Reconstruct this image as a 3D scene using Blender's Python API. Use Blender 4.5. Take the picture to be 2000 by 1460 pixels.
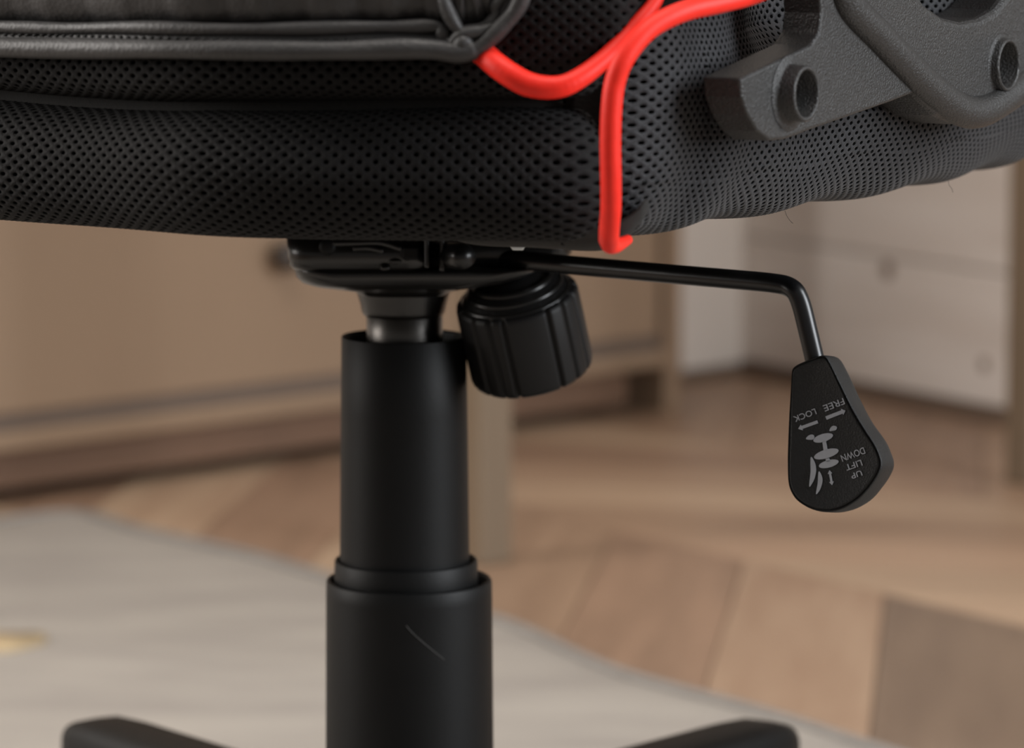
import bpy, bmesh, math, random
from mathutils import Vector, Matrix

for o in list(bpy.data.objects):
    bpy.data.objects.remove(o, do_unlink=True)
scene = bpy.context.scene
COL = scene.collection

# ------------------------------------------------------------------ camera
F = 7500.0                 # focal length in photo pixels (2000 wide)
HZ = -280.0                # image row of the horizon
H = 0.48                   # camera height above the floor
TH = math.atan((730.0 - HZ) / F)
CT, ST = math.cos(TH), math.sin(TH)
cam_d = bpy.data.cameras.new('camera')
cam_d.sensor_width = 36.0
cam_d.sensor_fit = 'HORIZONTAL'
cam_d.lens = F / 2000.0 * 36.0
cam_d.clip_start = 0.02
cam_d.dof.use_dof = True
cam_d.dof.focus_distance = 1.265
cam_d.dof.aperture_fstop = 11.5
cam = bpy.data.objects.new('camera', cam_d)
cam.location = (0, 0, H)
cam.rotation_euler = (math.pi / 2 - TH, 0, 0)
COL.objects.link(cam)
scene.camera = cam

# ------------------------------------------------------------------ world and lights
W = bpy.data.worlds.new('room_light')
scene.world = W
W.use_nodes = True
W.node_tree.nodes['Background'].inputs[0].default_value = (1.0, 0.96, 0.92, 1)
W.node_tree.nodes['Background'].inputs[1].default_value = 0.19


def area(name, loc, target, size, sy, power, color):
    l = bpy.data.lights.new(name, 'AREA')
    l.shape = 'RECTANGLE'
    l.size, l.size_y = size, sy
    l.energy = power
    l.color = color
    o = bpy.data.objects.new(name, l)
    o.location = loc
    o.rotation_euler = (Vector(target) - Vector(loc)).to_track_quat('-Z', 'Y').to_euler()
    COL.objects.link(o)
    return o


area('window_light_left', (-2.1, 1.6, 1.15), (0.2, 2.6, 0.2), 1.2, 1.6, 62, (1.0, 0.95, 0.90))
area('window_light_right', (1.95, 0.75, 1.05), (0.0, 2.4, 0.2), 1.0, 1.4, 64, (0.92, 0.96, 1.0))
area('ceiling_lamp_light', (0.1, 1.1, 2.2), (0.0, 1.5, 0.0), 1.0, 1.0, 24, (1.0, 0.93, 0.86))

vs = scene.view_settings
vs.view_transform = 'Standard'
vs.look = 'None'
vs.exposure = 0.0
vs.gamma = 1.0
vs.use_curve_mapping = False


# ------------------------------------------------------------------ pixel helpers
def ray(px, py):
    u, v = (px - 1000.0) / F, (py - 730.0) / F
    return Vector((u, CT - v * ST, -ST - v * CT))


CAM = Vector((0, 0, H))


def on_y(px, py, Y):
    d = ray(px, py)
    return CAM + d * (Y / d.y)


def on_z(px, py, z):
    d = ray(px, py)
    return CAM + d * ((z - H) / d.z)


def on_plane(px, py, p0, n):
    d = ray(px, py)
    return CAM + d * ((p0 - CAM).dot(n) / d.dot(n))


def to_px(p):
    q = p - CAM
    dep = q.y * CT - q.z * ST
    up = q.y * ST + q.z * CT
    return 1000 + F * q.x / dep, 730 - F * up / dep


# ------------------------------------------------------------------ materials
def lin(c):
    return tuple(((x / 255.0) / 12.92 if x / 255.0 <= 0.04045 else ((x / 255.0 + 0.055) / 1.055) ** 2.4) for x in c)


def mat(name, rgb, rough=0.5, metal=0.0, bump=0.0, bscale=400.0, var=0.0, vscale=30.0, sheen=0.0,
        spec=0.5, stretch=None, rgb2=None, detail=4.0, coat=0.0, objrand=0.0):
    m = bpy.data.materials.new(name)
    m.use_nodes = True
    nt = m.node_tree
    b = nt.nodes['Principled BSDF']
    c = lin(rgb)
    b.inputs['Base Color'].default_value = (*c, 1)
    b.inputs['Roughness'].default_value = rough
    b.inputs['Metallic'].default_value = metal
    b.inputs['Specular IOR Level'].default_value = spec
    if sheen:
        b.inputs['Sheen Weight'].default_value = sheen
        b.inputs['Sheen Roughness'].default_value = 0.5
    if coat:
        b.inputs['Coat Weight'].default_value = coat
        b.inputs['Coat Roughness'].default_value = 0.15
    tc = nt.nodes.new('ShaderNodeTexCoord')
    src = tc.outputs['Object']
    if stretch:
        mp = nt.nodes.new('ShaderNodeMapping')
        mp.inputs['Scale'].default_value = stretch
        nt.links.new(src, mp.inputs[0])
        src = mp.outputs[0]
    if objrand:
        oi = nt.nodes.new('ShaderNodeObjectInfo')
        ad = nt.nodes.new('ShaderNodeVectorMath')
        ad.operation = 'ADD'
        sc = nt.nodes.new('ShaderNodeVectorMath')
        sc.operation = 'SCALE'
        sc.inputs['Scale'].default_value = 37.0
        cmb = nt.nodes.new('ShaderNodeCombineXYZ')
        for k in range(3):
            nt.links.new(oi.outputs['Random'], cmb.inputs[k])
        nt.links.new(cmb.outputs[0], sc.inputs[0])
        nt.links.new(src, ad.inputs[0])
        nt.links.new(sc.outputs[0], ad.inputs[1])
        src = ad.outputs[0]
    if var or rgb2:
        n = nt.nodes.new('ShaderNodeTexNoise')
        n.inputs['Scale'].default_value = vscale
        n.inputs['Detail'].default_value = detail
        nt.links.new(src, n.inputs['Vector'])
        r = nt.nodes.new('ShaderNodeValToRGB')
        c2 = lin(rgb2) if rgb2 else tuple(x * (1 - var) for x in c)
        c1 = c if rgb2 else tuple(min(1, x * (1 + var)) for x in c)
        r.color_ramp.elements[0].position = 0.32
        r.color_ramp.elements[1].position = 0.68
        r.color_ramp.elements[0].color = (*c2, 1)
        r.color_ramp.elements[1].color = (*c1, 1)
        nt.links.new(n.outputs['Fac'], r.inputs[0])
        outc = r.outputs[0]
        if objrand:
            hs = nt.nodes.new('ShaderNodeHueSaturation')
            mr = nt.nodes.new('ShaderNodeMapRange')
            mr.inputs['To Min'].default_value = 1 - objrand
            mr.inputs['To Max'].default_value = 1 + objrand
            nt.links.new(oi.outputs['Random'], mr.inputs['Value'])
            nt.links.new(mr.outputs[0], hs.inputs['Value'])
            nt.links.new(outc, hs.inputs['Color'])
            outc = hs.outputs[0]
        nt.links.new(outc, b.inputs['Base Color'])
    if bump:
        n2 = nt.nodes.new('ShaderNodeTexNoise')
        n2.inputs['Scale'].default_value = bscale
        n2.inputs['Detail'].default_value = 3
        nt.links.new(tc.outputs['Object'], n2.inputs['Vector'])
        bp = nt.nodes.new('ShaderNodeBump')
        bp.inputs['Strength'].default_value = bump
        bp.inputs['Distance'].default_value = 0.0006
        nt.links.new(n2.outputs['Fac'], bp.inputs['Height'])
        nt.links.new(bp.outputs[0], b.inputs['Normal'])
    return m


def leather_mat():
    m = mat('black_leather', (60, 59, 59), rough=0.5, var=0.15, vscale=60)
    nt = m.node_tree
    b = nt.nodes['Principled BSDF']
    tc = nt.nodes.new('ShaderNodeTexCoord')
    v = nt.nodes.new('ShaderNodeTexVoronoi')
    v.inputs['Scale'].default_value = 700
    n = nt.nodes.new('ShaderNodeTexNoise')
    n.inputs['Scale'].default_value = 90
    nt.links.new(tc.outputs['Object'], v.inputs['Vector'])
    nt.links.new(tc.outputs['Object'], n.inputs['Vector'])
    ad = nt.nodes.new('ShaderNodeMath')
    ad.operation = 'ADD'
    nt.links.new(v.outputs['Distance'], ad.inputs[0])
    nt.links.new(n.outputs['Fac'], ad.inputs[1])
    bp = nt.nodes.new('ShaderNodeBump')
    bp.inputs['Strength'].default_value = 0.3
    bp.inputs['Distance'].default_value = 0.0004
    nt.links.new(ad.outputs[0], bp.inputs['Height'])
    nt.links.new(bp.outputs[0], b.inputs['Normal'])
    return m


M = {}
M['mesh'] = mat('black_mesh_fabric', (17, 16, 16), rough=0.8, bump=0.5, bscale=2200, var=0.25, vscale=900, sheen=0.02, spec=0.25)
M['mesh_lit'] = mat('lit_black_mesh_fabric', (36, 36, 39), rough=0.6, bump=0.5, bscale=2200, var=0.25, vscale=900, sheen=0.12, spec=0.3)  # same black mesh, lightened to paint in light on the side panel
M['pad'] = mat('black_padding', (6, 6, 6), rough=0.95, spec=0.1)
M['lining'] = mat('underside_cloth', (30, 28, 26), rough=0.85, bump=0.4, bscale=1800, var=0.2, vscale=700)
M['leather'] = leather_mat()
M['red'] = mat('red_piping_cloth', (252, 46, 31), rough=0.5, bump=0.12, bscale=900, var=0.06, vscale=200, spec=0.3)
M['thread'] = mat('black_thread', (8, 8, 8), rough=0.8)
M['bracket'] = mat('charcoal_moulded_plastic', (45, 44, 43), rough=0.42, bump=0.8, bscale=1300, var=0.22, vscale=900)
M['matte'] = mat('matte_black_plastic', (14, 14, 14), rough=0.5, bump=0.15, bscale=1500, var=0.08, vscale=80, spec=0.2)
M['knob'] = mat('ribbed_black_plastic', (21, 20, 20), rough=0.5, bump=0.1, bscale=1500, var=0.06, vscale=90, spec=0.3)
M['handle'] = mat('grained_black_plastic', (26, 26, 26), rough=0.55, bump=0.4, bscale=1600, var=0.1, vscale=600, spec=0.35)
M['rod'] = mat('satin_black_steel', (16, 16, 17), rough=0.3, var=0.1, vscale=60, spec=0.5)
M['pan'] = mat('gloss_black_paint', (19, 18, 17), rough=0.28, var=0.1, vscale=40, spec=0.6)
M['chrome'] = mat('dark_chrome', (96, 93, 90), rough=0.36, metal=1.0, var=0.06, vscale=40)
M['silver'] = mat('bright_zinc', (225, 228, 226), rough=0.3, metal=0.6, var=0.05, vscale=100)
M['print'] = mat('grey_print', (160, 163, 170), rough=0.6, var=0.04, vscale=500)
M['rug'] = mat('pale_rug_pile', (161, 154, 145), rough=0.95, rgb2=(143, 136, 129), vscale=7.0, stretch=(1.0, 2.6, 1.0), bump=0.6, bscale=300, detail=6)
M['rug_edge'] = mat('shaded_rug_binding', (132, 128, 124), rough=0.95, var=0.08, vscale=60)  # binding; its darker grey paints in shadow along the rug border
M['ochre'] = mat('ochre_woven_patch', (168, 148, 116), rough=0.95, var=0.1, vscale=30)
WOODS = [((172, 144, 120), (156, 126, 103)), ((165, 136, 112), (147, 119, 97)), ((184, 158, 132), (166, 138, 114)),
         ((156, 126, 104), (138, 111, 91)), ((126, 106, 89), (114, 95, 80))]
for i, (a, b_) in enumerate(WOODS):
    M['wood%d' % i] = mat('oak_plank_%d' % i, a, rough=0.45, rgb2=b_, vscale=14.0, stretch=(0.35, 3.0, 1.0), detail=5,
                          objrand=0.10, bump=0.05, bscale=200)
M['subfloor'] = mat('dark_subfloor', (96, 74, 56), rough=0.8, var=0.15, vscale=12)
M['cab'] = mat('greige_cabinet_paint', (147, 124, 102), rough=0.42, var=0.04, vscale=5)
M['cab_dark'] = mat('brown_plinth_board', (112, 86, 68), rough=0.6, var=0.08, vscale=9)
M['cab_groove'] = mat('shaded_reveal_strip', (116, 101, 90), rough=0.5, var=0.04, vscale=9)  # greyer than the cabinet: shade of the drawer gap put into the colour
M['dark_knob'] = mat('dark_cabinet_knob', (58, 50, 44), rough=0.5, var=0.1, vscale=60)
M['desk'] = mat('beige_desk_paint', (116, 100, 82), rough=0.45, var=0.05, vscale=6)
M['wall'] = mat('warm_white_wall_paint', (226, 216, 206), rough=0.8, var=0.03, vscale=3)
M['board'] = mat('pale_limed_boards', (226, 219, 213), rough=0.6, rgb2=(211, 201, 193), vscale=6.0, stretch=(0.6, 0.6, 5.0), detail=4, objrand=0.03)
M['knot'] = mat('wood_knot', (120, 100, 86), rough=0.7, var=0.2, vscale=160)
M['skirting'] = mat('brown_skirting', (110, 92, 78), rough=0.6, var=0.08, vscale=8)
M['castor'] = mat('black_castor_rubber', (22, 22, 22), rough=0.6, var=0.1, vscale=60)


# ------------------------------------------------------------------ mesh helpers
def link(name, me, material, parent=None, smooth=True):
    o = bpy.data.objects.new(name, me)
    COL.objects.link(o)
    if material is not None and not me.materials:
        for mm in (material if isinstance(material, (list, tuple)) else [material]):
            me.materials.append(mm)
    if smooth:
        me.shade_smooth()
    if parent:
        o.parent = parent
    return o


def from_data(name, verts, faces, material, parent=None, smooth=True, mats=None):
    me = bpy.data.meshes.new(name)
    me.from_pydata([tuple(v) for v in verts], [], faces)
    if mats:
        for mm in material:
            me.materials.append(mm)
        me.polygons.foreach_set('material_index', mats)
    me.update()
    return link(name, me, material, parent, smooth)


def tag(o, label=None, cat=None, group=None, kind=None):
    for k, v in (('label', label), ('category', cat), ('group', group), ('kind', kind)):
        if v:
            o[k] = v
    return o


def empty(name, loc):
    o = bpy.data.objects.new(name, None)
    o.empty_display_size = 0.05
    o.location = loc
    COL.objects.link(o)
    return o


def adopt(child, parent):
    child.parent = parent
    child.matrix_parent_inverse = Matrix.Translation(parent.location).inverted()
    return child


def bevel(o, w, seg=3, angle=35):
    md = o.modifiers.new('bevel', 'BEVEL')
    md.width = w
    md.segments = seg
    md.limit_method = 'ANGLE'
    md.angle_limit = math.radians(angle)
    md.harden_normals = False
    return o


def spline(pts, per=10, closed=False):
    """Catmull-Rom through points of any dimension (tuples)."""
    n = len(pts)
    dim = len(pts[0])
    out = []
    rng = n if closed else n - 1
    for i in range(rng):
        if closed:
            p0, p1, p2, p3 = pts[(i - 1) % n], pts[i], pts[(i + 1) % n], pts[(i + 2) % n]
        else:
            p1, p2 = pts[i], pts[i + 1]
            p0 = pts[i - 1] if i > 0 else tuple(2 * p1[k] - p2[k] for k in range(dim))
            p3 = pts[i + 2] if i + 2 < n else tuple(2 * p2[k] - p1[k] for k in range(dim))
        for j in range(per):
            t = j / per
            out.append(tuple(0.5 * (2 * p1[k] + (p2[k] - p0[k]) * t + (2 * p0[k] - 5 * p1[k] + 4 * p2[k] - p3[k]) * t * t
                                    + (3 * p1[k] - p0[k] - 3 * p2[k] + p3[k]) * t ** 3) for k in range(dim)))
    if not closed:
        out.append(tuple(pts[-1]))
    return out


def sweep(path, rad, nseg=14, up=None, flat=1.0, cap=True):
    """tube along a list of Vectors; rad float or list; flat squashes along 'up'."""
    n = len(path)
    V, Fc = [], []
    prev = None
    for i, p in enumerate(path):
        t = (path[min(i + 1, n - 1)] - path[max(i - 1, 0)]).normalized()
        if up is not None:
            a = (up - t * up.dot(t)).normalized()
        elif prev is None:
            ref = Vector((0, 0, 1)) if abs(t.z) < 0.9 else Vector((1, 0, 0))
            a = (ref - t * ref.dot(t)).normalized()
        else:
            a = (prev - t * prev.dot(t)).normalized()
        prev = a
        b = t.cross(a)
        r = rad[i] if isinstance(rad, (list, tuple)) else rad
        for k in range(nseg):
            an = 2 * math.pi * k / nseg
            V.append(p + a * (math.cos(an) * r * flat) + b * (math.sin(an) * r))
    for i in range(n - 1):
        for k in range(nseg):
            k2 = (k + 1) % nseg
            Fc.append((i * nseg + k, i * nseg + k2, (i + 1) * nseg + k2, (i + 1) * nseg + k))
    if cap:
        Fc.append(tuple(range(nseg - 1, -1, -1)))
        Fc.append(tuple((n - 1) * nseg + k for k in range(nseg)))
    return V, Fc


def lathe(profile, origin, axis=Vector((0, 0, 1)), nseg=64, rfun=None):
    """profile list of (radius, height along axis); closed at ends when r == 0."""
    axis = axis.normalized()
    ref = Vector((0, -1, 0)) if abs(axis.y) < 0.9 else Vector((1, 0, 0))
    a = (ref - axis * ref.dot(axis)).normalized()
    b = axis.cross(a)
    V, Fc = [], []
    for (r, h) in profile:
        for k in range(nseg):
            an = 2 * math.pi * k / nseg
            rr = max(r, 1e-5)
            if rfun:
                rr = rfun(rr, h, an)
            V.append(origin + axis * h + a * (math.cos(an) * rr) + b * (math.sin(an) * rr))
    for i in range(len(profile) - 1):
        for k in range(nseg):
            k2 = (k + 1) % nseg
            Fc.append((i * nseg + k, i * nseg + k2, (i + 1) * nseg + k2, (i + 1) * nseg + k))
    return V, Fc


def prism(poly, off):
    """extrude a closed polygon of Vectors along off."""
    n = len(poly)
    V = list(poly) + [p + off for p in poly]
    Fc = [tuple(range(n)), tuple(range(2 * n - 1, n - 1, -1))]
    for i in range(n):
        j = (i + 1) % n
        Fc.append((i, n + i, n + j, j))
    return V, Fc


def box(o, ex, ey, ez):
    """box from corner o with edge vectors."""
    V = [o, o + ex, o + ex + ey, o + ey, o + ez, o + ex + ez, o + ex + ey + ez, o + ey + ez]
    Fc = [(0, 3, 2, 1), (4, 5, 6, 7), (0, 1, 5, 4), (1, 2, 6, 5), (2, 3, 7, 6), (3, 0, 4, 7)]
    return V, Fc


def fix(o):
    bm = bmesh.new()
    bm.from_mesh(o.data)
    bmesh.ops.recalc_face_normals(bm, faces=bm.faces)
    bm.to_mesh(o.data)
    bm.free()
    return o


def inside(poly, x, y):
    c = False
    n = len(poly)
    for i in range(n):
        x1, y1 = poly[i]
        x2, y2 = poly[(i + 1) % n]
        if (y1 > y) != (y2 > y) and x < (x2 - x1) * (y - y1) / (y2 - y1) + x1:
            c = not c
    return c


# ================================================================== SETTING
# ---- floor with chevron planks
fl = fix(from_data('floor', *box(Vector((-3, -1.5, -0.05)), Vector((6, 0, 0)), Vector((0, 6.2, 0)), Vector((0, 0, 0.046))), M['subfloor'], smooth=False))
tag(fl, kind='structure')
BETA = math.radians(-54.5)
bd = Vector((math.cos(BETA), math.sin(BETA), 0))        # direction of the chevron spine
bn = Vector((-math.sin(BETA), math.cos(BETA), 0))       # towards the back wall
SP0 = on_z(1422, 1087, 0)
CW = 0.31
PHI = math.radians(42)
PITCH = 0.098 / math.sin(PHI)
# walls (lines on the floor)
CORNER = on_z(1462, 730, 0)
wr_dir = (on_z(1974, 831, 0) - on_z(1691, 776, 0)).normalized()
cabA, cabB = on_z(0, 984, 0), on_z(1271, 805, 0)
wl_dir = (cabB - cabA).normalized()                      # runs to the right and away
wl_n = Vector((wl_dir.y, -wl_dir.x, 0))                  # faces the room
wr_n = Vector((wr_dir.y, -wr_dir.x, 0))                  # faces the room (left and near)
if wr_n.y > 0:
    wr_n = -wr_n
random.seed(5)
spine_off = (on_z(1715, 1160, 0) - SP0).dot(bd)
plank_me = {}
GAP = 0.0007
shift = CW / math.tan(PHI)
for side in (0, 1):
    pts = [(0, 0), (PITCH, 0), (PITCH + shift, CW), (shift, CW)]
    if side:
        pts = [(shift, 0), (PITCH + shift, 0), (PITCH, CW), (0, CW)]
    for wi in range(5):
        cx = sum(p[0] for p in pts) / 4
        cy = sum(p[1] for p in pts) / 4
        sh = []
        for (x, y) in pts:
            sh.append((cx + (x - cx) * (1 - 2 * GAP / PITCH), cy + (y - cy) * (1 - 2 * GAP / CW)))
        # local axes: x along the plank
        ang = (PHI if not side else -PHI)
        ca, sa = math.cos(ang), math.sin(ang)
        loc = []
        for (x, y) in sh:
            dx, dy = x - cx, y - cy
            loc.append(Vector((dx * ca + dy * sa, -dx * sa + dy * ca, 0)))
        V, Fc = prism(loc, Vector((0, 0, -0.006)))
        me = bpy.data.meshes.new('plank')
        me.from_pydata([tuple(v) for v in V], [], Fc)
        bm = bmesh.new()
        bm.from_mesh(me)
        bmesh.ops.recalc_face_normals(bm, faces=bm.faces)
        bm.to_mesh(me)
        bm.free()
        me.materials.append(M['wood%d' % wi])
        plank_me[(side, wi)] = (me, cx, cy, ang)
nplank = 0
for c in range(-9, 4):
    side = c % 2
    for k in range(-16, 22):
        me, cx, cy, ang = plank_me[(side, 0)]
        u = spine_off + k * PITCH + cx
        v = c * CW + cy
        pos = SP0 + bd * u + bn * v
        if not (1.75 < pos.y < 4.3 and abs(pos.x) < 0.42 * pos.y * 0.62 + 0.25):
            continue
        if (pos - CORNER).dot(wr_n) < -0.1 or (pos - CORNER).dot(wl_n) < -0.1:
            continue
        wi = random.choice([0, 0, 1, 2, 3, 1])
        if side == 1 and c == -1:
            wi = {0: 4, 1: 4, -1: 0, -2: 3, -3: 1, -4: 2, -5: 3, -6: 2}.get(k, wi)
        if side == 0:
            wi = (2, 3, 0, 2, 1, 0, 2)[k % 7]
        me = plank_me[(side, wi)][0]
        o = bpy.data.objects.new('plank', me)
        COL.objects.link(o)
        o.parent = fl
        o.location = pos
        o.rotation_euler = (0, 0, BETA + ang)
        nplank += 1

# ---- walls
wl_len, wl_h = 2.1, 2.4
V, Fc = box(CORNER - wl_dir * wl_len - Vector((0, 0, 0.004)), wl_dir * wl_len, -wl_n * 0.08, Vector((0, 0, wl_h)))
tag(fix(from_data('wall_left', V, Fc, M['wall'], smooth=False)), kind='structure')
V, Fc = box(CORNER - wl_dir * wl_len + Vector((0, 0, 0.0)), wl_dir * wl_len, wl_n * 0.006, Vector((0, 0, 0.012)))
tag(fix(from_data('baseboard_left', V, Fc, M['skirting'], smooth=False)), kind='structure')
wr_len = 1.5
V, Fc = box(CORNER - Vector((0, 0, 0.004)), wr_dir * wr_len, -wr_n * 0.08, Vector((0, 0, wl_h)))
wallr = tag(fix(from_data('wall_right', V, Fc, M['wall'], smooth=False)), kind='structure')
p = on_plane(1733, 497, CORNER, wr_n)
seam = p.z
hb = 0.16
zs = [0.014, seam] + [seam + hb * k for k in range(1, 14)]
for a, b_ in zip(zs[:-1], zs[1:]):
    V, Fc = box(CORNER + Vector((0, 0, a + 0.0008)) + wr_n * 0.0005, wr_dir * wr_len, wr_n * 0.009, Vector((0, 0, b_ - a - 0.0016)))
    o = bevel(fix(from_data('board', V, Fc, M['board'], wallr, smooth=False)), 0.002, 2)
for (kx, ky, kr) in ((1733, 527, 0.0085), (1922, 712, 0.006)):
    p = on_plane(kx, ky, CORNER + wr_n * 0.0095, wr_n)
    V, Fc = lathe([(0, 0.0008), (kr * 0.7, 0.0007), (kr, 0.0), (kr, -0.002), (0, -0.002)], p, wr_n, 20)
    fix(from_data('knot', V, Fc, M['knot'], wallr))
V, Fc = box(CORNER, wr_dir * wr_len, wr_n * 0.014, Vector((0, 0, 0.013)))
tag(fix(from_data('baseboard_right', V, Fc, M['skirting'], smooth=False)), kind='structure')

# ================================================================== RUG
rc = on_z(185, 1001, 0)
e1 = (on_z(1500, 1362, 0) - on_z(640, 1108, 0)).normalized()
e2 = -wl_dir
RL, RW = 2.3, 1.3
NX, NY = 90, 60
V, Fc = [], []


def rug_pt(i, j):
    a, b_ = i / NX * RL, j / NY * RW
    wob = 0.012 * math.sin(a * 9.0 + 0.6) * math.exp(-b_ * 4) + 0.006 * math.sin(a * 21) * math.exp(-b_ * 6)
    rr = 0.05                                             # rounded corner
    dx, dy = max(0, rr - a), max(0, rr - b_)
    pull = max(0, math.hypot(dx, dy) - rr)
    ed = min(a, b_, RL - a, RW - b_)
    z = 0.0015 + 0.0065 * min(1, ed / 0.012) + 0.0012 * math.sin(a * 13 + b_ * 7) * min(1, ed / 0.1)
    pt = rc + e1 * a + e2 * (b_ + wob) + (e1 + e2) * (pull * 0.7)
    return Vector((pt.x, pt.y, z))


for j in range(NY + 1):
    for i in range(NX + 1):
        V.append(rug_pt(i, j))
for j in range(NY):
    for i in range(NX):
        q = j * (NX + 1) + i
        Fc.append((q, q + 1, q + NX + 2, q + NX + 1))
rug = empty('rug', (rc + e1 * RL / 2 + e2 * RW / 2))
tag(rug, 'large pale grey rug with faint woven streaks lying on the wooden floor', 'rug')
o = from_data('pile', V, Fc, M['rug'])
if o.data.polygons[0].normal.z < 0:
    o.data.flip_normals()
adopt(o, rug)
edge = []
for i in range(0, NX + 1):
    edge.append(rug_pt(i, 0))
for j in range(1, NY + 1):
    edge.append(rug_pt(NX, j))
for i in range(NX - 1, -1, -1):
    edge.append(rug_pt(i, NY))
for j in range(NY - 1, -1, -1):
    edge.append(rug_pt(0, j))
V, Fc = sweep([Vector((e.x, e.y, 0.0035)) for e in edge], 0.0036, 8, up=Vector((0, 0, 1)))
adopt(fix(from_data('binding', V, Fc, M['rug_edge'])), rug)
# woven ochre fleck near the left
pc = on_z(20, 1252, 0.009)
V = []
for k in range(24):
    an = 2 * math.pi * k / 24
    V.append(pc + Vector((math.cos(an) * 0.022, math.sin(an) * 0.028 * (1 + 0.2 * math.sin(3 * an)), 0.0012)))
V, Fc = prism(V, Vector((0, 0, -0.002)))
adopt(fix(from_data('woven_fleck', V, Fc, M['ochre'])), rug)

# ================================================================== CABINET
cb_n = wl_n
cb_front = cabA.dot(cb_n)
endp = on_plane(1330, 800, cabA + cb_n * 0.012, cb_n)
C0 = Vector((endp.x, endp.y, 0))                          # right front corner, on the floor
cd = (C0 - CORNER).dot(cb_n) - 0.008                      # depth up to the wall
lft = -wl_dir
CL = 1.15
cab = empty('drawer_cabinet', C0 + lft * CL / 2 - cb_n * cd / 2)
tag(cab, 'slim greige drawer cabinet with dark round knobs standing against the wall', 'cabinet')


def cbox(name, a, b_, z0, z1, d0, d1, m, bv=0.0012, parent=None):
    """a..b along the front from the right end, d0..d1 depth behind the front."""
    V, Fc = box(C0 + lft * a - cb_n * d0 + Vector((0, 0, z0)), lft * (b_ - a), -cb_n * (d1 - d0), Vector((0, 0, z1 - z0)))
    o = fix(from_data(name, V, Fc, m, smooth=False))
    if bv:
        bevel(o, bv, 2)
    adopt(o, cab)
    return o


CH = 0.82
cbox('side_panel', 0, 0.020, 0, CH, 0, cd, M['cab'])
cbox('side_panel', CL - 0.020, CL, 0, CH, 0, cd, M['cab'])
cbox('top', -0.008, CL + 0.008, CH, CH + 0.022, -0.008, cd, M['cab'])
cbox('back_panel', 0.020, CL - 0.020, 0.05, CH, cd - 0.006, cd, M['cab_groove'], 0)
cbox('plinth', 0.055, CL - 0.055, 0.011, 0.0415, 0.012, 0.03, M['cab_dark'])
cbox('bottom_rail', 0.020, CL - 0.020, 0.0415, 0.0555, -0.003, cd - 0.006, M['cab'], 0.002)
cbox('reveal_strip', 0.020, CL - 0.020, 0.056, 0.069, 0.007, 0.02, M['cab_groove'], 0)
zz = 0.069
kn = on_plane(541, 498, C0, cb_n)
ka = (kn - C0).dot(lft)
mid = 2 * ka - 0.027
for r_ in range(3):
    hh = (CH - 0.075) / 3
    for (a, b_, kk) in ((0.027, mid, ka), (mid + 0.004, CL - 0.027, (mid + CL) / 2)):
        d = cbox('drawer_front', a, b_, zz, zz + hh - 0.004, 0.001, 0.018, M['cab'], 0.0015)
        V, Fc = lathe([(0, 0.024), (0.009, 0.0235), (0.0125, 0.019), (0.012, 0.013), (0.006, 0.008), (0.006, -0.002), (0, -0.002)],
                      C0 + lft * kk - cb_n * 0.001 + Vector((0, 0, kn.z + r_ * hh)), cb_n, 24)
        k = fix(from_data('knob', V, Fc, M['dark_knob']))
        k.parent = d
        k.matrix_parent_inverse = Matrix.Translation(cab.location).inverted()
        k.matrix_parent_inverse = d.matrix_parent_inverse @ Matrix.Identity(4)
        k.matrix_parent_inverse = (Matrix.Translation(cab.location) @ d.matrix_parent_inverse).inverted()
    zz += hh

# ================================================================== DESK
dA, dB = on_z(946, 1096, 0), on_z(2012, 905, 0)
ddir = (dB - dA).normalized()
dn = (Vector((ddir.y, -ddir.x, 0)) + wr_dir).normalized()  # towards right and near
ddir = Vector((-dn.y, dn.x, 0))
dd_ = ray(2012, 900)
DWID = (dA.y * dd_.x / dd_.y - dA.x) / (ddir.x - ddir.y * dd_.x / dd_.y)
DLEN = 0.85
desk = empty('desk', dA + ddir * DWID / 2 + dn * DLEN / 2)
tag(desk, 'beige painted desk standing on slim square legs beside the rug', 'desk')
lw = 0.030
for (s, l) in ((0, 0), (DWID, 0), (0, DLEN), (DWID, DLEN)):
    c = dA + ddir * s + dn * l
    V, Fc = [], []
    for (z, w) in ((0, lw * 0.92), (0.72, lw)):
        for (p_, q_) in ((-1, -1), (1, -1), (1, 1), (-1, 1)):
            V.append(c + ddir * (p_ * w / 2) + dn * (q_ * w / 2) + Vector((0, 0, z)))
    Fc = [(0, 3, 2, 1), (4, 5, 6, 7), (0, 1, 5, 4), (1, 2, 6, 5), (2, 3, 7, 6), (3, 0, 4, 7)]
    adopt(bevel(fix(from_data('leg', V, Fc, M['desk'], smooth=False)), 0.002, 2), desk)
V, Fc = box(dA - ddir * 0.03 - dn * 0.03 + Vector((0, 0, 0.72)), ddir * (DWID + 0.06), dn * (DLEN + 0.06), Vector((0, 0, 0.025)))
adopt(bevel(fix(from_data('desk_top', V, Fc, M['desk'], smooth=False)), 0.003, 2), desk)

# ================================================================== OFFICE CHAIR
COLY = 1.415
cax = on_y(790, 900, COLY)
CX = cax.x
chair = empty('office_chair', (CX, COLY, 0.008))
tag(chair, 'black mesh and leather office chair with red piping on a pedestal base', 'office chair')


def part(name, VF, m, parent=None, smooth=True, label=None, bv=0, mats=None, fixn=True):
    o = from_data(name, VF[0], VF[1], m, smooth=smooth, mats=mats)
    if fixn:
        fix(o)
    if bv:
        bevel(o, bv)
    pr = parent or chair
    if pr is chair:
        adopt(o, chair)
    else:
        o.parent = pr
        o.matrix_parent_inverse = Matrix.Translation(chair.location).inverted()
        o.matrix_parent_inverse = (Matrix.Translation(chair.location) @ pr.matrix_parent_inverse).inverted()
    if label:
        o['label'] = label
    return o


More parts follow.
